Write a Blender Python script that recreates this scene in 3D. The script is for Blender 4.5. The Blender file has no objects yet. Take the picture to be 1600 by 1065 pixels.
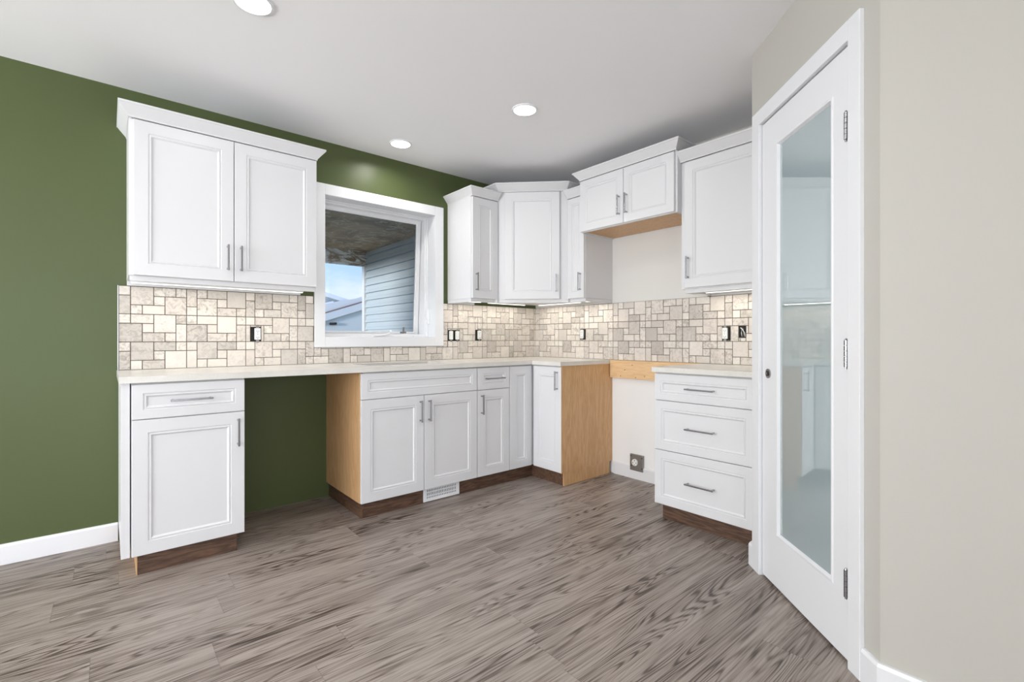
import bpy, bmesh, math, random
from mathutils import Vector, Matrix
random.seed(7)
S = bpy.context.scene
COL = S.collection
R = math.radians

# ------------------------------------------------------------------ camera
cam_d = bpy.data.cameras.new('camera'); cam = bpy.data.objects.new('camera', cam_d); COL.objects.link(cam)
cam.location = (-3.1246, -3.333, 1.0838)
cam.rotation_euler = (R(90), 0, R(-40.3246))
cam_d.sensor_width = 36; cam_d.lens = 744.93/1600*36
cam_d.shift_y = -(532.5-528.96)/1600
cam_d.clip_start = .02; cam_d.clip_end = 300
S.camera = cam
# ------------------------------------------------------------------ view
S.view_settings.view_transform = 'Standard'; S.view_settings.look = 'None'
S.view_settings.gamma = 1; S.view_settings.use_curve_mapping = False
S.view_settings.exposure = 0.0
# ------------------------------------------------------------------ node helpers
def srgb(r, g, b):
    def f(c):
        c /= 255
        return c/12.92 if c <= .04045 else ((c+.055)/1.055)**2.4
    return (f(r), f(g), f(b), 1)
class NT:
    def __init__(s, nt): s.t = nt; s.n = nt.nodes; s.l = nt.links
    def node(s, typ, ins=None, **kw):
        n = s.n.new(typ)
        for k, v in kw.items(): setattr(n, k, v)
        for k, v in (ins or {}).items(): s.put(n.inputs[k], v)
        return n
    def put(s, sock, v):
        if isinstance(v, bpy.types.NodeSocket): s.l.new(v, sock)
        else: sock.default_value = v
    def m(s, op, a, b=0.0, c=0.0):
        n = s.n.new('ShaderNodeMath'); n.operation = op
        for i, v in enumerate((a, b, c)): s.put(n.inputs[i], v)
        return n.outputs[0]
    def xyz(s, x, y, z=0.0):
        return s.node('ShaderNodeCombineXYZ', {'X': x, 'Y': y, 'Z': z}).outputs[0]
    def noise(s, vec, scale, detail=2.0, rough=.5, dist=0.0):
        return s.node('ShaderNodeTexNoise', {'Vector': vec, 'Scale': scale, 'Detail': detail, 'Roughness': rough, 'Distortion': dist}).outputs[0]
    def ramp(s, fac, stops):
        n = s.n.new('ShaderNodeValToRGB'); s.put(n.inputs[0], fac)
        e = n.color_ramp.elements
        while len(e) < len(stops): e.new(.5)
        for i, (p, c) in enumerate(stops): e[i].position = p; e[i].color = c if len(c) == 4 else (*c, 1)
        return n.outputs[0]
    def mix(s, fac, a, b, blend='MIX'):
        n = s.n.new('ShaderNodeMix'); n.data_type = 'RGBA'; n.blend_type = blend
        s.put(n.inputs[0], fac); s.put(n.inputs[6], a); s.put(n.inputs[7], b)
        return n.outputs[2]
def mat(name, color=(.8, .8, .8, 1), rough=.5, metal=0.0, spec=.5):
    m = bpy.data.materials.new(name); m.use_nodes = True
    b = m.node_tree.nodes['Principled BSDF']
    b.inputs['Base Color'].default_value = color; b.inputs['Roughness'].default_value = rough
    b.inputs['Metallic'].default_value = metal; b.inputs['Specular IOR Level'].default_value = spec
    m.diffuse_color = color
    return m, NT(m.node_tree), b
# ------------------------------------------------------------------ world: soft daylight sky with light cloud
W = bpy.data.worlds.new('sky'); S.world = W; W.use_nodes = True
wt = NT(W.node_tree); bg = W.node_tree.nodes['Background']
tc = wt.node('ShaderNodeTexCoord').outputs['Generated']
sep = wt.node('ShaderNodeSeparateXYZ', {0: tc})
grad = wt.ramp(sep.outputs[2], [(0, srgb(222, 238, 255)), (.25, srgb(150, 200, 252)), (1, srgb(70, 130, 220))])
cl = wt.noise(wt.node('ShaderNodeMapping', {'Vector': tc, 'Scale': (1, 1, 2.4), 'Location': (.3, .1, .05)}).outputs[0], 3.0, 6, .55)
clf = wt.ramp(cl, [(.46, (0, 0, 0)), (.66, (1, 1, 1))])
W.node_tree.links.new(wt.mix(clf, grad, srgb(250, 251, 255)), bg.inputs[0])
bg.inputs[1].default_value = 1.15
# ------------------------------------------------------------------ lights
def area(name, loc, rot, sx, sy, power, color=(1, 1, 1), shape='RECTANGLE', spread=180):
    d = bpy.data.lights.new(name, 'AREA'); d.shape = shape; d.size = sx
    if shape == 'RECTANGLE': d.size_y = sy
    d.energy = power; d.color = color; d.spread = R(spread)
    o = bpy.data.objects.new(name, d); COL.objects.link(o); o.location = loc; o.rotation_euler = rot
    return o
# area lamps added at assumed openings behind the camera; left pair is plain fill
PATIO_W, LEFT_FILL_W, CEILING_FILL_W = 98, 100, 158
area('patio_daylight', (-4.2, -6.92, 1.15), (R(106), 0, 0), 3.6, 2.1, PATIO_W, (.95, .975, 1))
area('left_fill_light', (-6.90, -1.9, 1.4), (R(95), 0, R(-90)), 3.0, 1.7, LEFT_FILL_W, (.95, .975, 1))  # added fill; the opening behind it is shut by a panel
area('ceiling_fill_light', (-6.90, -1.9, 1.4), (R(150), 0, R(-90)), 3.0, 1.7, CEILING_FILL_W, (.95, .975, 1))  # added lamp, tilted up to brighten the ceiling
sd = bpy.data.lights.new('sun', 'SUN'); sd.energy = 3.0; sd.angle = R(7); sd.color = (1, .98, .95)
so = bpy.data.objects.new('sun', sd); COL.objects.link(so); so.rotation_euler = Vector((math.cos(R(3.5))*math.cos(R(14)), math.cos(R(3.5))*math.sin(R(14)), -math.sin(R(3.5)))).to_track_quat('-Z', 'Y').to_euler()
LAMP_W = 2.1; LED_W = 1.0

# ------------------------------------------------------------------ mesh helpers
def box(bm, x0, x1, y0, y1, z0, z1):
    if x1 < x0: x0, x1 = x1, x0
    if y1 < y0: y0, y1 = y1, y0
    if z1 < z0: z0, z1 = z1, z0
    v = [bm.verts.new(p) for p in ((x0,y0,z0),(x1,y0,z0),(x1,y1,z0),(x0,y1,z0),(x0,y0,z1),(x1,y0,z1),(x1,y1,z1),(x0,y1,z1))]
    fs = [bm.faces.new([v[i] for i in f]) for f in ((3,2,1,0),(4,5,6,7),(0,1,5,4),(1,2,6,5),(2,3,7,6),(3,0,4,7))]
    return v, fs
def boxes(*bs):
    bm = bmesh.new()
    for b in bs: box(bm, *b)
    return bm
def prism(bm, pts, z0, z1):          # vertical prism from xy outline
    n = len(pts)
    a = [bm.verts.new((x, y, z0)) for x, y in pts]; b = [bm.verts.new((x, y, z1)) for x, y in pts]
    for i in range(n): bm.faces.new((a[i], a[(i+1) % n], b[(i+1) % n], b[i]))
    bm.faces.new(a[::-1]); bm.faces.new(b)
def prism_y(bm, pts, y0, y1):        # outline in xz, extruded along y
    n = len(pts)
    a = [bm.verts.new((x, y0, z)) for x, z in pts]; b = [bm.verts.new((x, y1, z)) for x, z in pts]
    for i in range(n): bm.faces.new((a[i], b[i], b[(i+1) % n], a[(i+1) % n]))
    bm.faces.new(a); bm.faces.new(b[::-1])
def cyl(bm, c, r, h, axis='z', n=24, r2=None):
    r2 = r if r2 is None else r2
    ring = []
    for k, rr in ((-h/2, r), (h/2, r2)):
        L = []
        for i in range(n):
            a = 2*math.pi*i/n; u, w = rr*math.cos(a), rr*math.sin(a)
            p = {'z': (u, w, k), 'y': (u, k, w), 'x': (k, u, w)}[axis]
            L.append(bm.verts.new((c[0]+p[0], c[1]+p[1], c[2]+p[2])))
        ring.append(L)
    for i in range(n): bm.faces.new((ring[0][i], ring[0][(i+1) % n], ring[1][(i+1) % n], ring[1][i]))
    bm.faces.new(ring[0][::-1]); bm.faces.new(ring[1])
def tube(bm, pts, r, n=8):
    pts = [Vector(p) for p in pts]; rings = []
    for i, p in enumerate(pts):
        d = (pts[min(i+1, len(pts)-1)]-pts[max(i-1, 0)]).normalized()
        a = d.cross(Vector((.13, .21, .97))).normalized(); b = d.cross(a)
        rings.append([bm.verts.new(p+a*r*math.cos(2*math.pi*k/n)+b*r*math.sin(2*math.pi*k/n)) for k in range(n)])
    for i in range(len(rings)-1):
        for k in range(n): bm.faces.new((rings[i][k], rings[i][(k+1) % n], rings[i+1][(k+1) % n], rings[i+1][k]))
    bm.faces.new(rings[0][::-1]); bm.faces.new(rings[-1])
def sweep(bm, path, prof, mitre_ends=(None, None)):   # path in xy, profile (out, z); outward = right of travel
    n = len(path); rows = []
    for i, p in enumerate(path):
        p = Vector(p)
        ds = []
        if i > 0: ds.append((p-Vector(path[i-1])).normalized())
        if i < n-1: ds.append((Vector(path[i+1])-p).normalized())
        ns = [Vector((d.y, -d.x)) for d in ds]
        if len(ns) == 2:
            m = (ns[0]+ns[1]).normalized(); m = m/max(.2, m.dot(ns[0]))
        else: m = ns[0]
        rows.append([bm.verts.new((p.x+m.x*o, p.y+m.y*o, z)) for o, z in prof])
    k = len(prof)
    for i in range(n-1):
        for j in range(k): bm.faces.new((rows[i][j], rows[i+1][j], rows[i+1][(j+1) % k], rows[i][(j+1) % k]))
    bm.faces.new(rows[0]); bm.faces.new(rows[-1][::-1])
def obj(name, bm, material, parent=None, bevel=0, smooth=False):
    bmesh.ops.recalc_face_normals(bm, faces=bm.faces)
    me = bpy.data.meshes.new(name); bm.to_mesh(me); bm.free()
    mats = material if isinstance(material, (list, tuple)) else [material]
    for m_ in mats: me.materials.append(m_)
    if smooth:
        for p in me.polygons: p.use_smooth = True
    o = bpy.data.objects.new(name, me); COL.objects.link(o)
    if parent: o.parent = parent
    if bevel:
        b = o.modifiers.new('bevel', 'BEVEL'); b.width = bevel; b.segments = 2; b.limit_method = 'ANGLE'
    return o
def tag(o, label, cat, group=None, kind=None):
    if label: o['label'] = label
    if cat: o['category'] = cat
    if group: o['group'] = group
    if kind: o['kind'] = kind
    return o
def thing(name, label, cat, loc=(0, 0, 0), rot=0, group=None):
    o = bpy.data.objects.new(name, None); COL.objects.link(o); o.empty_display_size = .1
    o.location = loc; o.rotation_euler = (0, 0, R(rot))
    return tag(o, label, cat, group)
def struct(name, bm, m, label=None, cat=None, bevel=0):
    o = obj(name, bm, m, None, bevel); o['kind'] = 'structure'
    if label: o['label'] = label
    if cat: o['category'] = cat
    return o
# ------------------------------------------------------------------ materials
M_white, _, _ = mat('white_cabinet_lacquer', srgb(224, 224, 226), .32)
M_trim, _, _ = mat('white_trim_paint', srgb(233, 234, 237), .38)
M_vinyl, _, _ = mat('white_vinyl', srgb(240, 241, 243), .35)
def paint(name, col, rough=.75, bump=.04):
    m, t, b = mat(name, col, rough, spec=.3)
    c = t.node('ShaderNodeTexCoord').outputs['Object']
    bp = t.node('ShaderNodeBump', {'Height': t.noise(c, 260, 2), 'Strength': bump, 'Distance': .002})
    t.l.new(bp.outputs[0], b.inputs['Normal'])
    return m
M_green = paint('olive_green_paint', srgb(82, 92, 57), .38)
M_beige = paint('beige_paint', srgb(193, 190, 183), .6)
M_light = paint('off_white_wall', srgb(222, 220, 216), .6)
M_primer = paint('white_primed_drywall', srgb(244, 244, 244), .6)
M_ceil = paint('ceiling_paint', srgb(247, 247, 249), .9, .1)
M_nickel, _, _ = mat('brushed_nickel', srgb(166, 166, 170), .25, 1.0)
M_steel, _, _ = mat('galvanised_steel', srgb(150, 148, 144), .45, .8)
M_dark, _, _ = mat('cavity_shade', srgb(26, 24, 22), .8)  # near-black colour stands in for the shade inside recesses
M_device, _, _ = mat('white_plastic', srgb(240, 240, 238), .35)
M_slot, _, _ = mat('slot_black', srgb(35, 33, 32), .6)

def wood(name, dark, light, rough=.5, scale=1.0, axis='z', contrast=1.0):
    m, t, b = mat(name, light, rough)
    c = t.node('ShaderNodeTexCoord').outputs['Object']
    s_ = {'z': (9, 9, 1.1), 'y': (9, 1.1, 9), 'x': (1.1, 9, 9)}[axis]
    mp = t.node('ShaderNodeMapping', {'Vector': c, 'Scale': tuple(v*scale for v in s_)}).outputs[0]
    n1 = t.noise(mp, 1.4, 3, .5, .6)
    rings = t.m('MULTIPLY_ADD', t.m('SINE', t.m('MULTIPLY', n1, 42)), .5, .5)
    n2 = t.noise(mp, 14, 3, .6)
    f = t.m('ADD', t.m('MULTIPLY', rings, .25*contrast), t.m('MULTIPLY', n2, .8))
    t.l.new(t.ramp(f, [(.2, dark), (.8, light)]), b.inputs['Base Color'])
    return m
M_maple = wood('maple_plywood', srgb(196, 150, 102), srgb(220, 180, 134), .45)
M_walnut = wood('walnut_toe_kick', srgb(54, 38, 29), srgb(112, 83, 65), .45, 1.4, 'x', 1.3)
M_walnut_y = wood('walnut_toe_kick_side', srgb(54, 38, 29), srgb(112, 83, 65), .45, 1.4, 'y', 1.3)
M_pine = wood('pine_board', srgb(214, 172, 122), srgb(240, 208, 165), .6, 1.0, 'y', .6)

# --- quartz
M_quartz, t, b = mat('speckled_quartz', srgb(232, 228, 220), .22)
c = t.node('ShaderNodeTexCoord').outputs['Object']
f = t.ramp(t.noise(c, 420, 3, .7), [(.34, (1, 1, 1)), (.44, (0, 0, 0))])
f2 = t.ramp(t.noise(c, 9, 3), [(.3, srgb(232, 229, 223)), (.7, srgb(222, 219, 213))])
t.l.new(t.mix(f, f2, srgb(176, 170, 160)), b.inputs['Base Color'])

# --- stone mosaic: tint comes from a per-tile number
M_tile, t, b = mat('travertine_tile', srgb(215, 208, 198), .5)
at = t.node('ShaderNodeAttribute', attribute_name='tile_tone')
tone = t.node('ShaderNodeSeparateColor', {0: at.outputs['Color']})
c = t.node('ShaderNodeTexCoord').outputs['Object']
base = t.ramp(tone.outputs[0], [(0, srgb(232, 226, 217)), (.35, srgb(222, 213, 204)), (.65, srgb(208, 201, 193)), (1, srgb(188, 181, 173))])
off = t.node('ShaderNodeVectorMath', {0: c, 1: t.node('ShaderNodeVectorMath', {0: at.outputs['Color'], 1: (37, 21, 13)}, operation='MULTIPLY').outputs[0]}, operation='ADD').outputs[0]
vein = t.noise(off, 26, 7, .78, 1.6)
vf = t.ramp(vein, [(.47, (0, 0, 0)), (.66, (1, 1, 1))])
vf = t.m('MULTIPLY', vf, t.m('MULTIPLY_ADD', tone.outputs[1], .75, .1))
cloud = t.ramp(t.noise(off, 9, 3), [(.3, (.93, .93, .93)), (.7, (1.03, 1.03, 1.03))])
t.l.new(t.mix(1.0, t.mix(vf, base, srgb(138, 126, 116)), cloud, 'MULTIPLY'), b.inputs['Base Color'])
bp = t.node('ShaderNodeBump', {'Height': vein, 'Strength': .25, 'Distance': .002}); t.l.new(bp.outputs[0], b.inputs['Normal'])
M_grout, _, _ = mat('grey_brown_mortar', srgb(108, 98, 88), .9)

# --- vinyl plank floor, planks along x
PW, PL = .18, 1.22
M_floor, t, b = mat('grey_oak_plank', srgb(140, 128, 118), .42)
c = t.node('ShaderNodeSeparateXYZ', {0: t.node('ShaderNodeTexCoord').outputs['Object']})
X, Y = c.outputs[0], c.outputs[1]
v = t.m('DIVIDE', t.m('ADD', Y, 1.346+PW*60), PW)
row = t.m('FLOOR', v); fv = t.m('FRACT', v)
rr = t.node('ShaderNodeTexWhiteNoise', {'W': row}, noise_dimensions='1D').outputs[0]
u = t.m('DIVIDE', t.m('ADD', X, t.m('MULTIPLY_ADD', rr, PL*3, 20.0)), PL)
colm = t.m('FLOOR', u); fu = t.m('FRACT', u)
pr_ = t.node('ShaderNodeTexWhiteNoise', {'Vector': t.xyz(row, colm)}, noise_dimensions='3D')
prv = pr_.outputs[0]
q = t.xyz(t.m('MULTIPLY_ADD', prv, 31, t.m('MULTIPLY', X, .62)), t.m('MULTIPLY', Y, 8.0), t.m('MULTIPLY', prv, 19))
n1 = t.noise(q, 1.25, 2.0, .4, .12)
ph = t.m('MULTIPLY', n1, 170)
rg = t.m('MULTIPLY_ADD', t.m('SINE', ph), .5, .5)
rg = t.m('POWER', rg, 2.2)
patch = t.ramp(t.noise(t.xyz(t.m('MULTIPLY_ADD', prv, 17, t.m('MULTIPLY', X, 1.2)), t.m('MULTIPLY', Y, 5)), 1.6, 2), [(.40, (.15, .15, .15)), (.58, (1, 1, 1))])
q2 = t.xyz(t.m('MULTIPLY_ADD', prv, 9, t.m('MULTIPLY', X, 1.7)), t.m('MULTIPLY', Y, 125), prv)
st = t.noise(q2, 1.0, 5, .68)
q3 = t.xyz(t.m('MULTIPLY', X, 6), t.m('MULTIPLY', Y, 330), prv)
fine = t.noise(q3, 1.0, 2, .6)
tone_ = t.noise(t.xyz(t.m('MULTIPLY_ADD', prv, 5, t.m('MULTIPLY', X, 1.3)), t.m('MULTIPLY', Y, 11)), 1.0, 3, .6)
fac = t.m('ADD', t.m('MULTIPLY', st, .62), t.m('ADD', t.m('MULTIPLY', fine, .30), t.m('MULTIPLY', tone_, .34)))
fac = t.m('SUBTRACT', fac, t.m('MULTIPLY', t.m('MULTIPLY', rg, patch), .20))
fac = t.m('ADD', fac, t.m('MULTIPLY_ADD', prv, .07, -.035))
colr = t.ramp(fac, [(.38, srgb(60, 50, 44)), (.475, srgb(102, 90, 82)), (.55, srgb(131, 119, 111)), (.70, srgb(164, 153, 145))])
knot = t.noise(t.xyz(t.m('MULTIPLY_ADD', prv, 7, t.m('MULTIPLY', X, 3.4)), t.m('MULTIPLY', Y, 8.5), prv), 1.0, 1.5)
kf = t.m('MULTIPLY', t.ramp(knot, [(.70, (0, 0, 0)), (.80, (1, 1, 1))]), .75)
colr = t.mix(kf, colr, srgb(70, 58, 50))
gap = t.m('MAXIMUM', t.m('LESS_THAN', fv, .010), t.m('LESS_THAN', fu, .0016))
colr = t.mix(t.m('MULTIPLY', gap, .32), colr, srgb(70, 60, 54))
t.l.new(colr, b.inputs['Base Color'])
bp = t.node('ShaderNodeBump', {'Height': fac, 'Strength': .12, 'Distance': .002}); t.l.new(bp.outputs[0], b.inputs['Normal'])
t.l.new(t.m('MULTIPLY_ADD', st, -.15, .5), b.inputs['Roughness'])

# --- obscure pantry glass
M_pglass, t, b = mat('sea_green_obscure_glass', srgb(166, 182, 186), .02, spec=.9)
b.inputs['Coat Weight'].default_value = 1.0; b.inputs['Coat Roughness'].default_value = .0; b.inputs['Coat IOR'].default_value = 2.1
# --- clear glass
M_glass = bpy.data.materials.new('clear_glass'); M_glass.use_nodes = True
t = NT(M_glass.node_tree); t.n.clear()
o_ = t.node('ShaderNodeOutputMaterial'); tr = t.node('ShaderNodeBsdfTransparent', {0: (.96, .98, .98, 1)}); gl = t.node('ShaderNodeBsdfGlossy', {'Roughness': .01})
fr = t.node('ShaderNodeFresnel', {0: 1.3}); mx = t.node('ShaderNodeMixShader', {0: fr.outputs[0], 1: tr.outputs[0], 2: gl.outputs[0]}); t.l.new(mx.outputs[0], o_.inputs[0])
def emit(name, col, k):
    m = bpy.data.materials.new(name); m.use_nodes = True; b = m.node_tree.nodes['Principled BSDF']
    b.inputs['Base Color'].default_value = (.9, .9, .9, 1)
    b.inputs['Emission Color'].default_value = col; b.inputs['Emission Strength'].default_value = k
    return m
M_lamp = emit('downlight_lens', (1, .99, .97, 1), 4.5)
M_led = emit('led_lens', (1, .97, .9, 1), 1.6)

# ------------------------------------------------------------------ room shell
H = 2.4405
AX, AY, TH = -.7641, -2.3333, R(46.9566)
DD = Vector((-math.cos(TH), -math.sin(TH))); NN = Vector((DD.y, -DD.x))    # along the pantry wall / into the room
def dp(s, o=0.0): return (AX+DD.x*s+NN.x*o, AY+DD.y*s+NN.y*o)
SE = .85; EX, EY = dp(SE)
XW, YW = -7.0, -7.0
struct('floor', boxes((XW-.2, .16, YW-.2, .16, -.06, 0)), M_floor)
struct('ceiling', boxes((XW-.2, .16, YW-.2, .16, H, H+.08)), M_ceil)
wx0, wx1, wz0, wz1 = -1.993, -1.114, 1.091, 2.078
bm = boxes((XW-.2, wx0, 0, .16, 0, H), (wx1, .16, 0, .16, 0, H), (wx0, wx1, 0, .16, 0, wz0), (wx0, wx1, 0, .16, wz1, H))
struct('wall_back', bm, M_green)
bm = boxes((0, .14, -3.1, -.0, 1.9, H)); struct('wall_right', bm, M_beige)
bm = boxes((0, .14, -3.1, -.0, .775, 1.9)); struct('wall_right_middle', bm, M_light)  # middle band given a lighter base colour
bm = boxes((0, .14, -3.1, 0, 0, .775)); struct('wall_right_lower', bm, M_primer)
# pantry walls
bm = bmesh.new()
ds0, ds1, dz1 = .100, .727, 2.066
T = .11
prism(bm, [(0, AY), (AX, AY), (AX+.02, AY-.11), (0, AY-.11)], 0, H)
for s0, s1, z0, z1 in ((0, ds0, 0, H), (ds1, SE, 0, H), (ds0, ds1, dz1, H)):
    prism(bm, [dp(s0), dp(s1), dp(s1, -T), dp(s0, -T)], z0, z1)
struct('wall_pantry', bm, M_beige)
bm = bmesh.new(); prism(bm, [(EX, EY), (EX, YW), (EX+.12, YW), (EX+.12, EY-.02), (dp(SE, -T))], 0, H)
struct('wall_side', bm, M_beige)
struct('light_block_wall', boxes((-2.35, EX, -4.05, -3.95, 0, H)), M_beige)  # unseen wall added to keep patio light off the side wall
struct('wall_closet', boxes((EX+.12, 0, -3.2, -3.1, 0, H)), M_beige)
struct('wall_front', boxes((XW, -6.2, YW-.14, YW, 0, H), (-2.2, EX+.12, YW-.14, YW, 0, H), (-6.2, -2.2, YW-.14, YW, 2.25, H), (-6.2, -2.2, YW-.14, YW, 0, .06)), M_beige)
struct('wall_left', boxes((XW-.14, XW, YW, -3.4, 0, H), (XW-.14, XW, -.4, 0, 0, H), (XW-.14, XW, -3.4, -.4, 2.3, H), (XW-.14, XW, -3.4, -.4, 0, .5)), M_beige)
struct('sun_block_panel', boxes((XW-.10, XW-.09, -3.4, -.4, .5, 2.3)), M_trim)  # opaque panel added to keep the sun out of the left opening
# baseboards
BB = [(0, .0), (.014, .0), (.014, .088), (.009, .0975), (0, .0975)]
def baseb(name, path, h=.0975):
    bm = bmesh.new(); sweep(bm, path, [(o, z*h/.0975) for o, z in BB]); return struct(name, bm, M_trim)
baseb('baseboard_back', [(XW, -.0), (-3.081, -.0)])
baseb('baseboard_right', [(0, -.93), (0, -1.70)])
baseb('baseboard_pantry', [(AX+.06, AY), (AX, AY), dp(.034)], .107)
baseb('baseboard_side', [dp(.784), dp(SE), (EX, YW)], .107)

# ------------------------------------------------------------------ pantry door (structure)
pd = thing('door_1', 'white pantry door with one tall sea-green obscure glass pane', None); pd['kind'] = 'structure'
del pd['label']; 
LX = math.atan2(DD.y, DD.x)
# local frame: x along DD (viewer's right), y into the pantry, z up
pd.location = (AX, AY, 0); pd.rotation_euler = (0, 0, LX)
CW = .066
obj('casing', boxes((ds0-CW, ds0+.002, -.016, 0, 0, 2.131)), M_trim, pd, .002)
obj('casing', boxes((ds1-.003, ds1+.056, -.016, 0, 0, 2.131)), M_trim, pd, .002)
obj('casing', boxes((ds0+.002, ds1-.003, -.016, 0, 2.064, 2.131)), M_trim, pd, .002)
obj('jamb', boxes((ds0, ds0+.002, 0, .11, 0, 2.066), (ds1-.002, ds1, 0, .11, 0, 2.066), (ds0+.002, ds1-.002, 0, .11, 2.064, 2.066)), M_trim, pd)
def frame_mesh(x0, x1, z0, z1, rails, prof, ythick):
    """slab with nested rectangular steps. prof: list of (inset, y)"""
    l, r_, bt, tp = rails
    bm = bmesh.new(); rings = []
    rings.append([bm.verts.new(p) for p in ((x0, ythick, z0), (x1, ythick, z0), (x1, ythick, z1), (x0, ythick, z1))])
    bm.faces.new(rings[0])
    e = .0015
    for (i, y) in ((0, e), (e, 0)):
        rings.append([bm.verts.new(p) for p in ((x0+i, y, z0+i), (x1-i, y, z0+i), (x1-i, y, z1-i), (x0+i, y, z1-i))])
    for (i, y) in prof:
        rings.append([bm.verts.new(p) for p in ((x0+l+i, y, z0+bt+i), (x1-r_-i, y, z0+bt+i), (x1-r_-i, y, z1-tp-i), (x0+l+i, y, z1-tp-i))])
    for a, b_ in zip(rings, rings[1:]):
        for k in range(4): bm.faces.new((a[k], a[(k+1) % 4], b_[(k+1) % 4], b_[k]))
    bm.faces.new(rings[-1])
    return bm
slab = obj('door_slab', frame_mesh(ds0+.005, ds1-.006, .010, 2.060, (.125, .096, .218, .128), [(0, 0), (.004, -.003), (.010, -.003), (.016, .008), (.018, .012)], .035), M_trim, pd)
gx0, gx1, gz0, gz1 = ds0+.005+.143, ds1-.006-.114, .010+.236, 2.060-.146
obj('glass_pane', boxes((gx0-.001, gx1+.001, .0085, .0118, gz0-.001, gz1+.001)), M_pglass, slab)
for zc in (1.788, 1.034, .273):
    bm = bmesh.new()
    for k in range(5): cyl(bm, (ds1-.016, -.012, zc-.036+k*.018), .0068, .0165, 'z', 14)
    cyl(bm, (ds1-.016, -.012, zc+.048), .0055, .006, 'z', 12, .003); cyl(bm, (ds1-.016, -.012, zc-.048), .004, .006, 'z', 12)
    box(bm, ds1-.0155, ds1-.008, -.012, .002, zc-.045, zc+.045)
    obj('hinge', bm, M_nickel, pd)
bm = bmesh.new(); cyl(bm, (.163, -.002, .929), .021, .006, 'y', 28); ro = obj('lock_rose', bm, M_nickel, slab)
bm = bmesh.new(); cyl(bm, (.163, -.0055, .929), .012, .002, 'y', 24); obj('lock_bore', bm, M_slot, ro)
bm = bmesh.new(); box(bm, .158, .166, -.009, -.006, .924, .934); obj('spindle', bm, M_nickel, ro)

# ------------------------------------------------------------------ kitchen window (structure)
wn = thing('window_1', None, None, (0, 0, 0)); wn['kind'] = 'structure'
co = (-2.057, -1.040, 1.025, 2.146)
def ring(bm, o, i, y0, y1):
    box(bm, o[0], i[0], y0, y1, o[2], o[3]); box(bm, i[1], o[1], y0, y1, o[2], o[3])
    box(bm, i[0], i[1], y0, y1, o[2], i[2]); box(bm, i[0], i[1], y0, y1, i[3], o[3])
PX0, PX1, PZ0, PZ1 = -1.928, -1.172, 1.134, 2.030
bm = bmesh.new(); ring(bm, co, (wx0+.006, wx1-.006, wz0+.006, wz1-.006), -.018, 0); obj('casing', bm, M_trim, wn, .002)
bm = bmesh.new(); ring(bm, (wx0, wx1, wz0, wz1), (wx0+.006, wx1-.006, wz0+.006, wz1-.006), 0, .15); obj('jamb', bm, M_trim, wn)
bm = bmesh.new(); ring(bm, (wx0+.006, wx1-.006, wz0+.006, wz1-.006), (wx0+.040, wx1-.026, wz0+.030, wz1-.026), .115, .165)
ring(bm, (wx0+.006, wx1-.006, wz0+.006, wz1-.006), (wx0+.020, wx1-.014, wz0+.016, wz1-.014), .095, .115)
ring(bm, (wx0-.03, wx1+.03, wz0-.03, wz1+.03), (PX0-.038, PX1+.036, PZ0-.060, PZ1+.032), .166, .235)
fr_ = obj('window_frame', bm, M_vinyl, wn, .002)
sh = bpy.data.objects.new('awning_sash', None)
bm = bmesh.new(); hz = 2.06
ring(bm, (PX0-.032, PX1+.030, PZ0-.030-hz, 0), (PX0, PX1, PZ0-hz, PZ1-hz), .0, .034)
ring(bm, (PX0-.004, PX1+.004, PZ0-.004-hz, PZ1+.004-hz), (PX0+.006, PX1-.006, PZ0+.006-hz, PZ1-.006-hz), .008, .026)
sash = obj('sash', bm, M_vinyl, wn, .0015); sash.location = (0, .166, hz); sash.rotation_euler = (R(3.4), 0, 0)
bpy.data.objects.remove(sh)
obj('pane', boxes((PX0, PX1, .015, .019, PZ0-hz, PZ1-hz)), M_glass, sash)
# crank operator folded on the sill
bm = boxes((-1.60, -1.485, .070, .113, wz0+.006, wz0+.030)); crank = obj('crank_housing', bm, M_vinyl, wn, .006)
bm = bmesh.new(); tube(bm, [(-1.60, .064, wz0+.020), (-1.55, .062, wz0+.020), (-1.49, .066, wz0+.028), (-1.465, .070, wz0+.046)], .006); cyl(bm, (-1.462, .070, wz0+.050), .009, .014, 'x', 14)
obj('crank_handle', bm, M_vinyl, crank, smooth=True)
bm = boxes((-1.315, -1.300, .125, .20, wz0+.036, wz0+.05), (-1.312, -1.303, .15, .165, wz0+.036, wz0+.085)); obj('operator_arm', bm, M_steel, wn)
bm = boxes((-1.140, -1.120, .060, .085, 1.20, 1.33)); box(bm, -1.146, -1.136, .062, .082, 1.24, 1.34); obj('lock_lever', bm, M_vinyl, wn, .004)
bm = boxes((-1.26, -1.14, .075, .090, wz0+.006, wz0+.013)); obj('sill_clip', bm, M_vinyl, wn, .002)

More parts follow.
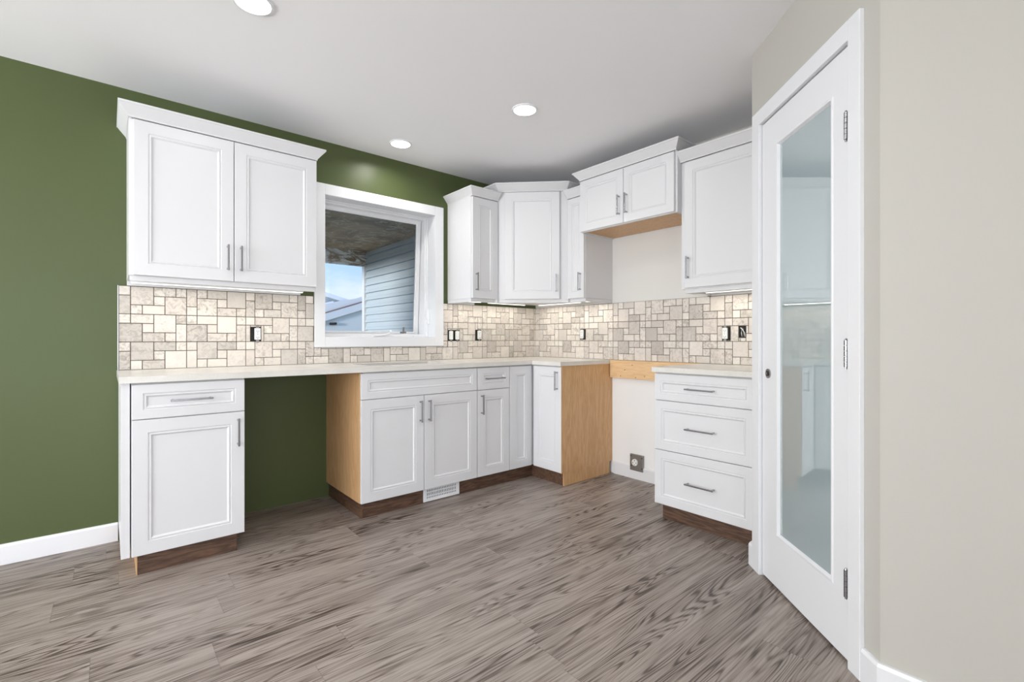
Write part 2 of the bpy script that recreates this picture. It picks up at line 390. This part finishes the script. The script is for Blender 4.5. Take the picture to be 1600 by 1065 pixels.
# ------------------------------------------------------------------ cabinet builders
def door_bm(w, h, rail=.058):
    return frame_mesh(0, w, 0, h, (rail,)*4, [(0, 0), (.0015, .0028), (.0065, .0034), (.009, .0008), (.012, .0010), (.019, .0075)], .019)
def pull_bm(L=.140, vertical=True):
    bm = bmesh.new(); s_ = .0045; so = .030
    a = L/2
    if vertical:
        box(bm, -s_, s_, -so-.004, -so+.004, -a, a)
        for z in (-a+.010, a-.010): box(bm, -s_, s_, -so, 0, z-.005, z+.005)
    else:
        box(bm, -a, a, -so-.004, -so+.004, -s_, s_)
        for x in (-a+.010, a-.010): box(bm, x-.005, x+.005, -so, 0, -s_, s_)
    return bm
PV = pull_bm(); PVm = bpy.data.meshes.new('pull_v'); PV.to_mesh(PVm); PVm.materials.append(M_nickel)
PH_ = pull_bm(.170, False); PHm = bpy.data.meshes.new('pull_h'); PH_.to_mesh(PHm); PHm.materials.append(M_nickel)
def handle(parent, x, z, vertical=True):
    o = bpy.data.objects.new('handle', PVm if vertical else PHm); COL.objects.link(o); o.parent = parent; o.location = (x, 0, z)
    b = o.modifiers.new('bevel', 'BEVEL'); b.width = .0018; b.segments = 2
    return o
def front(root, name, x0, x1, z0, z1, h=None, rail=.058):
    """door or drawer front in the cabinet's own frame. h: 'L','R' + 'top'/'bot', or 'mid'"""
    g = .0019
    o = obj(name, door_bm(x1-x0-2*g, z1-z0-2*g, rail), M_white, root); o.location = (x0+g, 0, z0+g)
    w, hh = x1-x0-2*g, z1-z0-2*g
    if h == 'mid': handle(o, w/2, hh/2+.0, False)
    elif h: handle(o, .030 if h[0] == 'L' else w-.030, {'t': hh-.100, 'b': .125}[h[1]])
    return o
CROWN = [(-.010, 0), (.003, 0), (.003, .006), (.038, .050), (.042, .052), (.042, .062), (-.010, .062)]
def crown(root, path, z, scale=1.0):
    bm = bmesh.new(); sweep(bm, path, [(o*scale, z+h*scale) for o, h in CROWN]); return obj('crown_molding', bm, M_white, root)

# ---- upper cabinets. local frame: x to viewer's right, y into wall (0 = door face), z up from 0
def upper(name, label, loc, rot, W_, D, h, doors, cpath, extra=None, rail_path=None, wood_bottom=False, left_x=0.0):
    r = thing(name, label, 'cabinet', loc, rot, 'white wall cabinets')
    y0 = .020; zb = .0 if wood_bottom else .026
    bm = boxes((0, .018, y0, D, zb, h), (W_-.018, W_, y0, D, zb, h), (.018, W_-.018, D-.006, D, zb, h), (.018, W_-.018, y0, D-.006, h-.018, h))
    box(bm, .018, W_-.018, y0, y0+.018, zb, zb+.03); box(bm, .018, W_-.018, y0, y0+.018, h-.06, h-.018)
    box(bm, .018, .04, y0, y0+.018, zb+.03, h-.06); box(bm, W_-.04, W_-.018, y0, y0+.018, zb+.03, h-.06)
    obj('body', bm, M_white, r)
    obj('bottom_panel', boxes((.018, W_-.018, y0+.018, D-.006, zb+(.006 if wood_bottom else 0), zb+.018)), M_maple if wood_bottom else M_white, r)
    if rail_path:
        bm = bmesh.new(); sweep(bm, rail_path, [(-.018, 0), (0, 0), (0, .0255), (-.018, .0255)]); obj('light_rail', bm, M_white, r)
    if rail_path: obj('rear_rail', boxes((.001, W_-.001, D-.0245, D-.0005, 0, .0255)), M_white, r)
    for d in doors: front(r, *d)
    if cpath: crown(r, cpath, h)
    return r
# left pair
xa = -3.045; Wl = .895
upper('wall_cabinet', 'wide white two-door wall cabinet left of the window', (xa, -.349, 1.372), 0, Wl, .349, .798,
      [('door', .016, .452, .025, .794, 'Rb'), ('door', .452, Wl-.001, .025, .794, 'Lb')],
      [(0, .349), (0, .002), (Wl, .002), (Wl, .349)], rail_path=[(.004, .026), (Wl-.006, .026)])
# narrow one right of window
Wn = .255
upper('wall_cabinet', 'narrow white wall cabinet just right of the window', (-.990, -.349, 1.372), 0, Wn, .349, .812,
      [('door', .002, Wn-.003, .025, .808, 'Lb')],
      [(0, .349), (0, .002), (Wn, .002)], rail_path=[(.004, .349), (.004, .024), (Wn-.004, .024)])
# narrow one on right wall
Wm = .176
upper('wall_cabinet', 'narrow white wall cabinet between corner cabinet and range cabinet', (-.349, -.736, 1.372), -90, Wm, .349, .815,
      [('door', .002, Wm-.001, .025, .811, 'Rb', .045)],
      [(0, .002), (Wm, .002)], rail_path=[(.004, .024), (Wm-.004, .024), (Wm-.004, .349)])
# over the range
Wr = .800
rc = upper('wall_cabinet', 'short white two-door cabinet mounted high over the range space', (-.398, -.9125, 1.886), -90, Wr, .398, .388,
      [('door', .001, .400, .002, .384, 'Rb', .050), ('door', .400, .789, .002, .384, 'Lb', .050)],
      [(0, .398), (0, .002), (Wr, .002), (Wr, .398)], wood_bottom=True)
# right
Wq = 2.3333-1.7135
upper('wall_cabinet', 'single-door white wall cabinet beside the pantry wall', (-.349, -1.7135, 1.372), -90, Wq-.002, .349, .828,
      [('door', .026, Wq-.012, .030, .823, 'Lb')],
      [(0, .002), (Wq-.002, .002)], rail_path=[(.020, .349), (.020, .026), (Wq-.004, .026)])
# corner cabinet
cr = thing('corner_wall_cabinet', 'tall white corner wall cabinet with an angled single door', 'cabinet', (0, 0, 1.372), 0, None)
k = .7345; dd_ = .336
bm = bmesh.new(); prism(bm, [(-.0005, -.0005), (-k, -.0005), (-k, -dd_), (-dd_, -k), (-.0005, -k)], .027, .884); obj('body', bm, M_white, cr)
bm = bmesh.new(); sweep(bm, [(-k+.004, -.349), (-k+.004, -dd_-.004), (-dd_-.004, -k+.004), (-.349, -k+.004)], [(-.018, 0), (0, 0), (0, .0265), (-.018, .0265)]); obj('light_rail', bm, M_white, cr)
crown(cr, [(-k, -.0005), (-k, -dd_-.014), (-dd_-.014, -k), (-.0005, -k)], .884, 1.03)
fl = math.sqrt(2)*(k-dd_)
dr = obj('door', door_bm(.436, .851), M_white, cr)
p0 = Vector((-k, -dd_)); e = Vector((1, -1)).normalized(); nrm = Vector((-1, -1)).normalized()
pp = p0+e*.061+nrm*.0215
dr.location = (pp.x, pp.y, .027); dr.rotation_euler = (0, 0, R(-45))
handle(dr, .436-.030, .125)

# ---- base cabinets
ZB = .098; ZT = .880
def base_body(bm, W_, y0, D, open_top=False, lp=.018, rp=.018):
    box(bm, .0, W_, y0, D, 0, .018) if not open_top else box(bm, .018, W_-.018, y0+.0, D, 0, .018)
    if not open_top: box(bm, 0, W_, y0, D, .018, ZT-ZB)
    else:
        box(bm, W_-.018, W_, y0, D, 0, ZT-ZB); box(bm, .018, W_-.018, D-.01, D, .018, ZT-ZB)
        box(bm, .018, W_-.018, y0, y0+.018, .018, ZT-ZB)
YF = -.5965
def basecab(label, loc, rot, W_, D, fronts, open_top=False, name='base_cabinet', panel=None, toe=None, group='white base cabinets'):
    r = thing(name, label, 'cabinet', (loc[0], loc[1], 0), rot, group)
    h = bpy.data.objects  # noqa
    bm = bmesh.new(); base_body(bm, W_, .0205, D, open_top); o = obj('body', bm, M_white, r); o.location = (0, 0, ZB)
    for f_ in fronts: front(r, *f_)
    if toe: obj('toe_kick', boxes(toe), M_walnut, r)
    return r
# left base
wl_ = .454
r = basecab('white base cabinet with one drawer and door at left end of counter', (-3.043, YF), 0, wl_, .594,
    [('drawer', 0, wl_, .716, .877, 'mid', .040), ('door', 0, wl_, .098, .716, 'Rt')], toe=(.023, wl_-.030, .040, .580, 0, .097))
obj('end_panel', boxes((-.036, -.0045, .012, .595, .098, .883)), M_white, r, .001)
obj('toe_kick_edge', boxes((.0195, .0228, .040, .580, 0, .097)), M_maple, r)
# sink base
ws = 1.9761-1.1229
r = basecab('wide white two-door sink base cabinet under the window with bare wood side', (-1.9761, YF), 0, ws, .594,
    [('drawer', 0, ws-.001, .718, .877, None, .040), ('door', 0, 1.9761-1.5508, .098, .718, 'Rt'), ('door', 1.9761-1.5508, ws-.001, .098, .718, 'Lt')], True,
    toe=(.030, ws, .038, .050, 0, .097))
obj('side_panel', boxes((.0, .0175, .0205, .594, .098, .880)), M_maple, r)
obj('toe_kick_side', boxes((.018, .030, .038, .590, 0, .097)), M_walnut_y, r)
# narrow drawer base
wd = 1.1229-.8244
basecab('narrow white base cabinet with small drawer right of sink base', (-1.1229, YF), 0, wd, .594,
    [('drawer', .001, wd-.001, .717, .877, 'mid', .040), ('door', .001, wd-.001, .098, .717, 'Lt')], toe=(0, wd, .038, .050, 0, .097))
# corner base with two doors at right angle
r = thing('corner_base_cabinet', 'L-shaped white corner base cabinet with bare maple plywood end', 'cabinet', (0, 0, 0), 0)
bm = bmesh.new(); prism(bm, [(-.0005, -.0005), (-.8240, -.0005), (-.8240, -.576), (-.576, -.576), (-.576, -.892), (-.0005, -.892)], ZB, ZT); obj('body', bm, M_white, r)
o = front(r, 'door', -.8235, -.5985, .098, .877, None); o.location.y = YF
d2 = obj('door', door_bm(.296, .776), M_white, r); d2.location = (YF, -.6125, .0995); d2.rotation_euler = (0, 0, R(-90)); handle(d2, .296-.035, .776-.100)
obj('end_panel', boxes((-.5945, -.001, -.910, -.8925, .098, .8835)), M_maple, r)
obj('toe_kick', boxes((-.824, -.561, -.5585, -.5465, 0, .097), (-.561, -.549, -.893, -.5465, 0, .097)), [M_walnut], r)
obj('toe_kick_end', boxes((-.561, -.029, -.905, -.893, 0, .097)), M_maple, r)
# drawer base on right wall
wg = 2.3333-1.694-.0015
r = basecab('white three-drawer base cabinet next to pantry', (-.6075, -1.6939), -90, wg, .6070,
    [('drawer', .001, wg-.045, .718, .877, 'mid', .040), ('drawer', .001, wg-.045, .4225, .718, 'mid', .046), ('drawer', .001, wg-.045, .098, .4225, 'mid', .046)], 
    toe=(.040, wg, .050, .062, 0, .097))
obj('toe_kick_side', boxes((.028, .040, .050, .590, 0, .097)), M_walnut, r)

# ------------------------------------------------------------------ countertops
CZ0, CZ1 = .8838, .914
bm = bmesh.new()
sx0, sx1, sy0, sy1 = -1.86, -1.27, -.47, -.155
for b_ in ((-3.0864, sx0, -.607, 0), (sx1, 0, -.607, 0), (sx0, sx1, -.607, sy0), (sx0, sx1, sy1, 0)): box(bm, *b_, CZ0, CZ1)
box(bm, -.607, 0, -.914, -.607, CZ0, CZ1)
bmesh.ops.remove_doubles(bm, verts=bm.verts, dist=1e-5)
ct = obj('countertop', bm, M_quartz); tag(ct, 'long L-shaped pale speckled quartz countertop running under the window and around the corner', 'countertop')
ct = obj('countertop', boxes((-.622, 0, -2.3323, -1.684, CZ0, CZ1)), M_quartz, None, .002); tag(ct, 'short pale quartz countertop over the three-drawer base cabinet', 'countertop')
# ledger board across the range gap
lb = obj('ledger_board', boxes((-.038, -.0002, -1.6815, -.9155, .7734, .913)), M_pine, None, .002)
tag(lb, 'bare pine board screwed to the wall across the empty range space', 'board')
for y, z in ((-1.02, .79), (-1.06, .84), (-1.16, .785), (-1.24, .80), (-1.40, .80), (-1.13, .88)):
    bm = bmesh.new(); cyl(bm, (-.0385, y, z), .0035, .002, 'x', 10); obj('screw_head', bm, M_slot, lb)

# ------------------------------------------------------------------ backsplash mosaic
U = .0508
P = [(0,0,1,1),(1,0,2,2),(3,0,2,1),(5,0,1,1),(0,1,1,2),(3,1,1,1),(4,1,2,2),(1,2,1,1),(2,2,2,1)]
Q = [(0,0,1,2),(1,0,1,1),(2,0,2,1),(4,0,2,2),(1,1,2,2),(3,1,1,1),(0,2,1,1),(3,2,2,1),(5,2,1,1)]
Rr = [(0,0,1,1),(1,0,2,1),(3,0,2,2),(5,0,1,1),(0,1,2,2),(2,1,1,1),(2,2,2,1),(4,2,1,1),(5,1,1,2)]
def tile_rects(length, holes, rnd):
    out = []
    nb = int(length/(6*U))+2
    for band, pats in ((0, (P, Q)), (1, (Rr, Rr)), (2, (P, P))):
        for bk in range(nb):
            for (c_, r_, w, h) in pats[bk % 2]:
                x0 = (bk*6+c_)*U; x1 = x0+w*U; zt = 1.3712-(band*3+r_)*U; z0 = zt-h*U
                if x0 >= length-.004: continue
                rects = [(x0, min(x1, length), z0, zt)]
                for (hx0, hx1, hz0, hz1) in holes:
                    nr = []
                    for (a, b_, c2, d2_) in rects:
                        if b_ <= hx0 or a >= hx1 or d2_ <= hz0 or c2 >= hz1: nr.append((a, b_, c2, d2_)); continue
                        if a < hx0: nr.append((a, hx0, c2, d2_)); a = hx0
                        if b_ > hx1: nr.append((hx1, b_, c2, d2_)); b_ = hx1
                        if c2 < hz0: nr.append((a, b_, c2, hz0))
                        if d2_ > hz1: nr.append((a, b_, hz1, d2_))
                    rects = nr
                seed = (rnd.random(), rnd.random(), rnd.random())
                out += [(q_, seed) for q_ in rects if q_[1]-q_[0] > .007 and q_[3]-q_[2] > .007]
    return out
def splash(label, place, length, holes, seed):
    rnd = random.Random(seed)
    bm = bmesh.new(); lay = bm.verts.layers.float_color.new('tile_tone')
    for (x0, x1, z0, z1), sd in tile_rects(length, holes, rnd):
        g = .0020; b_ = .0012
        big = (x1-x0)*(z1-z0) > .003
        tone = sd[0]**1.3*(.8 if big else .45)+(.08 if big else 0)
        v0 = [bm.verts.new(place(x, .004, z)) for x, z in ((x0+g, z0+g), (x1-g, z0+g), (x1-g, z1-g), (x0+g, z1-g))]
        v1 = [bm.verts.new(place(x, .0085, z)) for x, z in ((x0+g, z0+g), (x1-g, z0+g), (x1-g, z1-g), (x0+g, z1-g))]
        i = g+b_
        v2 = [bm.verts.new(place(x, .0098, z)) for x, z in ((x0+i, z0+i), (x1-i, z0+i), (x1-i, z1-i), (x0+i, z1-i))]
        for a, c_ in ((v0, v1), (v1, v2)):
            for k_ in range(4): bm.faces.new((a[k_], a[(k_+1) % 4], c_[(k_+1) % 4], c_[k_]))
        bm.faces.new(v2)
        for v_ in v0+v1+v2: v_[lay] = (tone, sd[1], sd[2], 1)
    nt = len(bm.faces)
    # mortar bed strips around the holes
    xs = sorted({0, length, *[h_[0] for h_ in holes], *[h_[1] for h_ in holes]}); zs = sorted({.9142, 1.3712, *[h_[2] for h_ in holes], *[h_[3] for h_ in holes]})
    xs = [x for x in xs if 0 <= x <= length]; zs = [z for z in zs if .9142 <= z <= 1.3712]
    for a, b_ in zip(xs, xs[1:]):
        for c_, d_ in zip(zs, zs[1:]):
            mx_, mz = (a+b_)/2, (c_+d_)/2
            if any(h_[0] < mx_ < h_[1] and h_[2] < mz < h_[3] for h_ in holes): continue
            p = [place(x, y, z) for x, y, z in ((a, 0, c_), (b_, 0, c_), (b_, 0, d_), (a, 0, d_), (a, .0062, c_), (b_, .0062, c_), (b_, .0062, d_), (a, .0062, d_))]
            vv = [bm.verts.new(q_) for q_ in p]
            for f_ in ((0,1,2,3),(4,5,6,7),(0,1,5,4),(1,2,6,5),(2,3,7,6),(3,0,4,7)): bm.faces.new([vv[i_] for i_ in f_]).material_index = 1
    o = obj('tile_backsplash', bm, [M_tile, M_grout]); tag(o, label, 'backsplash'); return o
OA = [(-2.444, -2.384, 1.067, 1.157), (-.992, -.878, 1.066, 1.154), (-.716, -.652, 1.070, 1.160)]
XL = -3.079
splash('stone mosaic backsplash on the window wall', lambda x, o, z: (XL+x, -o-.0001, z), -XL-.0005,
       [(co[0]-XL-.001, co[1]-XL+.001, co[2]-.001, 1.5)]+[(a-XL, b_-XL, c_, d_) for a, b_, c_, d_ in OA], 3)
OB = [(.576, .634, 1.076, 1.166), (1.822, 1.876, 1.072, 1.163), (1.929, 1.976, 1.090, 1.168)]
splash('stone mosaic backsplash on the range wall', lambda x, o, z: (-o-.0001, -x-.010, z), 2.3333-.0115,
       [(a-.01, b_-.01, c_, d_) for a, b_, c_, d_ in OB], 11)
bm = boxes((XL-.004, XL-.0002, -.0115, -.0001, .9142, 1.3712)); o = obj('tile_edge_trim', bm, M_nickel); tag(o, 'thin metal edge strip at left end of the tile backsplash', 'trim')

# ------------------------------------------------------------------ outlets and switches (no cover plates)
def device(name, label, place, w, h, z, dx, kind, group=None):
    """place(u, o, z): u along wall to viewer's right, o out of the wall"""
    def bx(bm, u0, u1, o0, o1, z0, z1):
        v = [bm.verts.new(place(*p)) for p in ((u0,o0,z0),(u1,o0,z0),(u1,o1,z0),(u0,o1,z0),(u0,o0,z1),(u1,o0,z1),(u1,o1,z1),(u0,o1,z1))]
        for f_ in ((3,2,1,0),(4,5,6,7),(0,1,5,4),(1,2,6,5),(2,3,7,6),(3,0,4,7)): bm.faces.new([v[i_] for i_ in f_])
    bm = bmesh.new(); bx(bm, -w/2+.001, w/2-.001, .0003, .0030, z-h/2+.001, z+h/2-.001)
    root = bpy.data.objects.new(name, None); COL.objects.link(root); tag(root, label, {'o': 'outlet', 's': 'switch'}[kind], group)
    root.location = place(0, 0, z)
    inv = root.matrix_basis.inverted()
    def add(nm, bm_, m_, bev=0, par=None):
        bmesh.ops.translate(bm_, verts=bm_.verts, vec=-Vector(place(0, 0, z)))
        return obj(nm, bm_, m_, par or root, bev)
    add('box_shade_plate', bm, M_dark)  # thin dark plate in place of the shaded box interior
    dw = .034
    for d_ in dx:
        bm = bmesh.new(); bx(bm, d_-dw/2, d_+dw/2, .003, .017, z-h/2+.011, z+h/2-.007); dv = add('device_body', bm, M_device, .003)
        bm = bmesh.new(); bx(bm, d_-.009, d_+.009, .0105, .012, z-h/2-.008, z-h/2+.011); add('mounting_ear', bm, M_steel, .001)
        bm = bmesh.new(); bx(bm, d_-.009, d_+.009, .0105, .012, z+h/2-.007, z+h/2+.008); add('mounting_ear', bm, M_steel, .001)
        qs = []
        if kind == 'o':
            for zz in (z+.020, z-.020):
                qs += [(d_-.0065, d_-.0045, zz-.004, zz+.005), (d_+.0045, d_+.0065, zz-.004, zz+.005), (d_-.002, d_+.002, zz-.010, zz-.006)]
            qs += [(d_-.002, d_+.002, z-.002, z+.002)]
        else:
            qs += [(d_-.0125, d_-.0118, z-.028, z+.028), (d_+.0118, d_+.0125, z-.028, z+.028)]
        for q_ in qs:
            bm = bmesh.new(); bx(bm, q_[0], q_[1], .0165, .0175, q_[2], q_[3]); add('slot' if kind == 'o' else 'rocker_gap', bm, M_slot if kind == 'o' else M_steel, 0, dv)
    return root
device('electrical_outlet', 'uncovered white outlet in tiles under the two-door wall cabinet', lambda u_, o_, z: (-2.414+u_, -o_, z), .060, .090, 1.112, [.010], 'o')
device('light_switch', 'uncovered double switch in tiles just right of the window', lambda u_, o_, z: (-.935+u_, -o_, z), .114, .088, 1.110, [-.028, .034], 's')
device('electrical_outlet', 'uncovered outlet in back wall tiles between double switch and corner', lambda u_, o_, z: (-.684+u_, -o_, z), .064, .090, 1.115, [.010], 'o')
device('electrical_outlet', 'uncovered outlet in range wall tiles near the corner', lambda u_, o_, z: (-o_, -.605-u_, z), .058, .090, 1.121, [-.010], 'o')
device('electrical_outlet', 'uncovered outlet in tiles beside the open wire box', lambda u_, o_, z: (-o_, -1.849-u_, z), .054, .091, 1.1175, [-.008], 'o')
jb = thing('junction_box', 'open wall box with loose pale wires in the tiles near the pantry', 'wall box', (0, -1.9525, 1.129))
obj('box_shade_plate', boxes((-.0050, -.0003, -.0225, .0225, -.038, .038)), M_dark, jb)  # shallow dark plate, shade of the open box as colour
for (a, b_, m_) in ((.010, -.016, M_device), (.002, -.008, M_steel), (.013, .004, M_device)):
    bm = bmesh.new(); tube(bm, [(-.006, a, .026), (-.011, a-.012, .016), (-.012, b_, -.008), (-.007, b_-.002, -.032)], .0022)
    obj('wire', bm, m_, jb, smooth=True)
# range receptacle
rb = thing('range_receptacle', 'grey metal box with round white range receptacle low on the wall', 'outlet', (0, -1.1525, .130))
obj('metal_plate', boxes((-.0175, -.0003, -.060, .060, -.066, .060)), M_steel, rb, .003)
bm = bmesh.new(); cyl(bm, (-.0225, .010, .000), .026, .012, 'x', 28); fc = obj('receptacle_face', bm, M_device, rb, .002)
for (y, z, w, h) in ((.010, .015, .005, .008), (-.004, -.002, .004, .010), (.024, -.002, .004, .010), (.010, -.017, .008, .004)):
    bm = boxes((-.0295, -.028, y-w/2, y+w/2, z-h/2, z+h/2)); obj('slot', bm, M_slot, fc)
for (y, z) in ((.048, .045), (.046, -.030), (-.050, .040), (-.050, -.040)):
    bm = bmesh.new(); cyl(bm, (-.0178, y, z), .0045, .002, 'x', 12); obj('screw_hole', bm, M_slot, rb)

# floor-level register in the sink toe kick
vg = thing('floor_register', 'white louvered heat register in the brown toe kick below the sink doors', 'vent', (-1.398, -.5586, 0))
W2 = .141
bm = bmesh.new()
ring(bm, (-W2, W2, .006, .1065-.010), (-W2+.020, W2-.020, .026, .083), -.008, -.0002); obj('grille_frame', bm, M_vinyl, vg, .0015)
obj('duct_shade_plate', boxes((-W2+.020, W2-.020, -.0020, -.0004, .026, .083)), M_dark, vg)  # dark sheet painted as the shade behind the louvers
bm = bmesh.new()
for i in range(19):
    x = -W2+.024+i*.0130; v_, _f = box(bm, x-.0030, x+.0030, -.0070, -.0022, .026, .083)
for z in (.041, .066): box(bm, -W2+.020, W2-.020, -.0072, -.0021, z-.0025, z+.0025)
obj('louver', bm, M_vinyl, vg)

# ------------------------------------------------------------------ recessed lights
def downlight(x, y, label, k=1.0):
    r = thing('recessed_light', label, 'ceiling light', (x, y, H-.0002), 0, 'round recessed ceiling lights')
    bm = bmesh.new(); n = 48; prof = [(.0635, -.001), (.066, -.007), (.074, -.006), (.077, 0), (.0635, 0)]
    rows = [[bm.verts.new((r_*math.cos(2*math.pi*i/n), r_*math.sin(2*math.pi*i/n), z)) for r_, z in prof] for i in range(n)]
    for i in range(n):
        for j in range(5): bm.faces.new((rows[i][j], rows[(i+1) % n][j], rows[(i+1) % n][(j+1) % 5], rows[i][(j+1) % 5]))
    obj('trim_ring', bm, M_trim, r, smooth=False)
    bm = bmesh.new(); cyl(bm, (0, 0, -.003), .0632, .005, 'z', 48); obj('lens', bm, M_lamp, r)
    area('downlight', (x, y, H-.012), (0, 0, 0), .10, .10, LAMP_W*k, (1, .97, .92), 'DISK', 160)
downlight(-1.570, -.305, 'small round recessed ceiling light above the window', 2.0)
downlight(-1.240, -1.229, 'round recessed ceiling light in the middle of the ceiling')
downlight(-2.676, -1.190, 'round recessed ceiling light cut by the top edge of the photo')
for x, y in ((-4.10, -1.2), (-4.10, -2.9), (-2.68, -2.9), (-4.10, -4.6), (-2.68, -4.6), (-5.5, -2.9)):
    area('downlight', (x, y, H-.012), (0, 0, 0), .10, .10, LAMP_W, (1, .97, .92), 'DISK', 160)
# under-cabinet LED bars
def led(label, cx, cy, L, rot, k=1.0, w=.022, zt=1.3972):
    r = thing('under_cabinet_light', label, 'light', (cx, cy, zt), rot, 'LED light bars under the wall cabinets')
    obj('housing', boxes((-L/2, L/2, -w/2, w/2, -.012, 0)), M_vinyl, r)
    obj('lens', boxes((-L/2+.004, L/2-.004, -w/2+.003, w/2-.003, -.0150, -.0122)), M_led, r)
    area('led_light', (cx, cy, zt-.017), (0, 0, R(rot)), L-.02, .014, LED_W*k*L/.8, (1, .95, .84))
led('long thin light bar under the two-door wall cabinet', -2.61, -.19, .85, 0, .95, .022, 1.3862)
led('short light bar under the narrow cabinet right of window', -.862, -.150, .20, 0, 2.0)
led('short light bar under the narrow cabinet left of the range space', -.150, -.823, .13, -90, 2.6)
led('light bar along the range wall under the corner cabinet', -.115, -.42, .50, -90, 1.0, .022, 1.3985)
led('light bar along the window wall under the corner cabinet', -.45, -.115, .42, 0, 1.0, .022, 1.3985)
led('light bar under the wall cabinet beside the pantry', -.130, -2.030, .52, -90, 1.3)

# ------------------------------------------------------------------ outside
M_side, t, b = mat('pale_blue_vinyl_siding', srgb(204, 214, 222), .5)
M_soff, t, b = mat('brown_board_and_plastic_film', srgb(110, 96, 80), .5)
c = t.node('ShaderNodeTexCoord').outputs['Object']
n_ = t.noise(c, 1.6, 4, .6, 1.0); n3 = t.noise(c, 5, 8, .8, 2.0)
cc = t.ramp(n_, [(.3, srgb(120, 94, 66)), (.7, srgb(205, 172, 130))])
t.l.new(t.mix(t.m('MULTIPLY', t.ramp(n3, [(.50, (0, 0, 0)), (.60, (1, 1, 1))]), .7), cc, srgb(238, 226, 204)), b.inputs['Base Color'])
M_beam, t, b = mat('beam_with_torn_film', srgb(140, 126, 110), .5)
c = t.node('ShaderNodeTexCoord').outputs['Object']
n3 = t.noise(t.node('ShaderNodeMapping', {'Vector': c, 'Scale': (1.6, 1, 4), 'Rotation': (0, .5, 0)}).outputs[0], 2.5, 6, .7, 2.5)
t.l.new(t.ramp(n3, [(.42, srgb(150, 128, 106)), (.50, srgb(206, 196, 184)), (.56, srgb(250, 250, 250))]), b.inputs['Base Color'])
M_deck, _, _ = mat('grey_deck_board', srgb(150, 145, 138), .7)
M_ground, _, _ = mat('dry_grass_ground', srgb(150, 145, 120), .9)
SXW = -.43; YE = 2.90
bm = bmesh.new(); z = -.3; 
while z < 2.262:
    a = [(SXW-.022, z+.014), (SXW-.022, z+.018), (SXW-.015, z+.050), (SXW-.008, z+.055), (SXW-.002, min(z+.0995, 2.27)), (SXW+.03, min(z+.0995, 2.27)), (SXW+.03, z), (SXW+.016, z), (SXW+.016, z+.014)]
    prism_y(bm, a, .17, YE); z += .0995
sw = obj('siding_wall', bm, M_side); sw['kind'] = 'structure'; tag(sw, 'pale blue lap siding wall seen through the window', 'wall')
cp = obj('corner_post', boxes((SXW-.035, SXW+.05, YE, YE+.075, -.3, 2.07)), M_vinyl); tag(cp, 'slim white corner post at the far end of the siding wall', 'post')
ps = obj('porch_ceiling', boxes((-2.7, SXW-.001, .165, 2.90, 2.262, 2.30)), M_soff); ps['kind'] = 'structure'; tag(ps, 'unfinished brown porch ceiling with plastic film outside the window', 'ceiling')
pb = obj('porch_beam', boxes((-2.7, SXW+.05, 2.905, 3.0, 2.073, 2.32)), M_beam); tag(pb, 'porch beam wrapped in torn plastic film outside the window', 'beam')
pf = obj('porch_shade_fascia', boxes((-2.74, -2.70, .165, 3.0, 2.10, 2.325)), M_beam); tag(pf, 'unseen side fascia board added to shade the siding outside the window', 'fascia board')  # unseen; added so its shadow falls on the upper siding
pr2 = obj('porch_roof', boxes((-2.75, 1.2, .165, 3.1, 2.325, 2.42)), M_deck); pr2['kind'] = 'structure'
dk = obj('porch_deck', boxes((-5.2, SXW-.02, .165, 3.0, -.12, -.02)), M_deck); dk['kind'] = 'structure'
gd = obj('ground', boxes((-60, 60, .3, 90, -.6, -.3)), M_ground); gd['kind'] = 'structure'
# neighbouring house beyond the porch
M_nroof, _, _ = mat('pale_metal_fascia', srgb(236, 238, 242), .5)
M_nwall, _, _ = mat('pale_grey_stucco', srgb(226, 230, 232), .8)
M_ngable, _, _ = mat('blue_grey_gable', srgb(176, 188, 202), .7)
M_nedge, _, _ = mat('brown_flashing', srgb(140, 118, 112), .6)
nb = thing('neighbouring_house', 'white and pale grey neighbouring house seen through the window', 'house', (2.6, 12, -.3))
def npoly(name, pts, y0, y1, m_, par=nb):
    bm = bmesh.new(); prism_y(bm, [(x-2.6, z+.3) for x, z in pts], y0-12, y1-12); return obj(name, bm, m_, par)
npoly('rear_gable', [(-6.15, -.3), (-6.15, 2.6), (-2, 3.72), (2.15, 2.58), (3.6, 2.18), (3.6, -.3)], 13.0, 19, M_ngable)
npoly('rear_rake_board', [(-2, 3.84), (2.15, 2.715), (3.9, 2.24), (3.9, 2.10), (2.15, 2.575), (-2, 3.70)], 12.8, 12.99, M_nroof)
npoly('lower_roof', [(-2.5, .35), (2.15, 1.90), (6.6, 3.40), (6.6, 3.55), (3.3, 2.44), (2.86, 2.36), (2.15, 2.17), (-2.5, .60)], 12.3, 12.75, M_nroof)
npoly('roof_edge', [(-2.5, .33), (6.6, 3.365), (6.6, 3.40), (-2.5, .365)], 12.10, 12.28, M_nedge)
npoly('front_rake_board', [(-2.5, .10), (6.6, 3.13), (6.6, 3.36), (-2.5, .325)], 12.0, 12.09, M_nroof)
npoly('front_wall', [(-2.4, -.3), (-2.4, .12), (6.6, 3.12), (6.6, -.3)], 12.11, 12.7, M_nwall)
v_ = npoly('wall_vent', [(2.30, 1.52), (2.51, 1.53), (2.51, 1.61), (2.30, 1.60)], 12.02, 12.10, M_slot)
npoly('gable_vent', [(2.33, 2.20), (2.66, 2.29), (2.66, 2.35), (2.33, 2.26)], 12.72, 12.79, M_nroof)
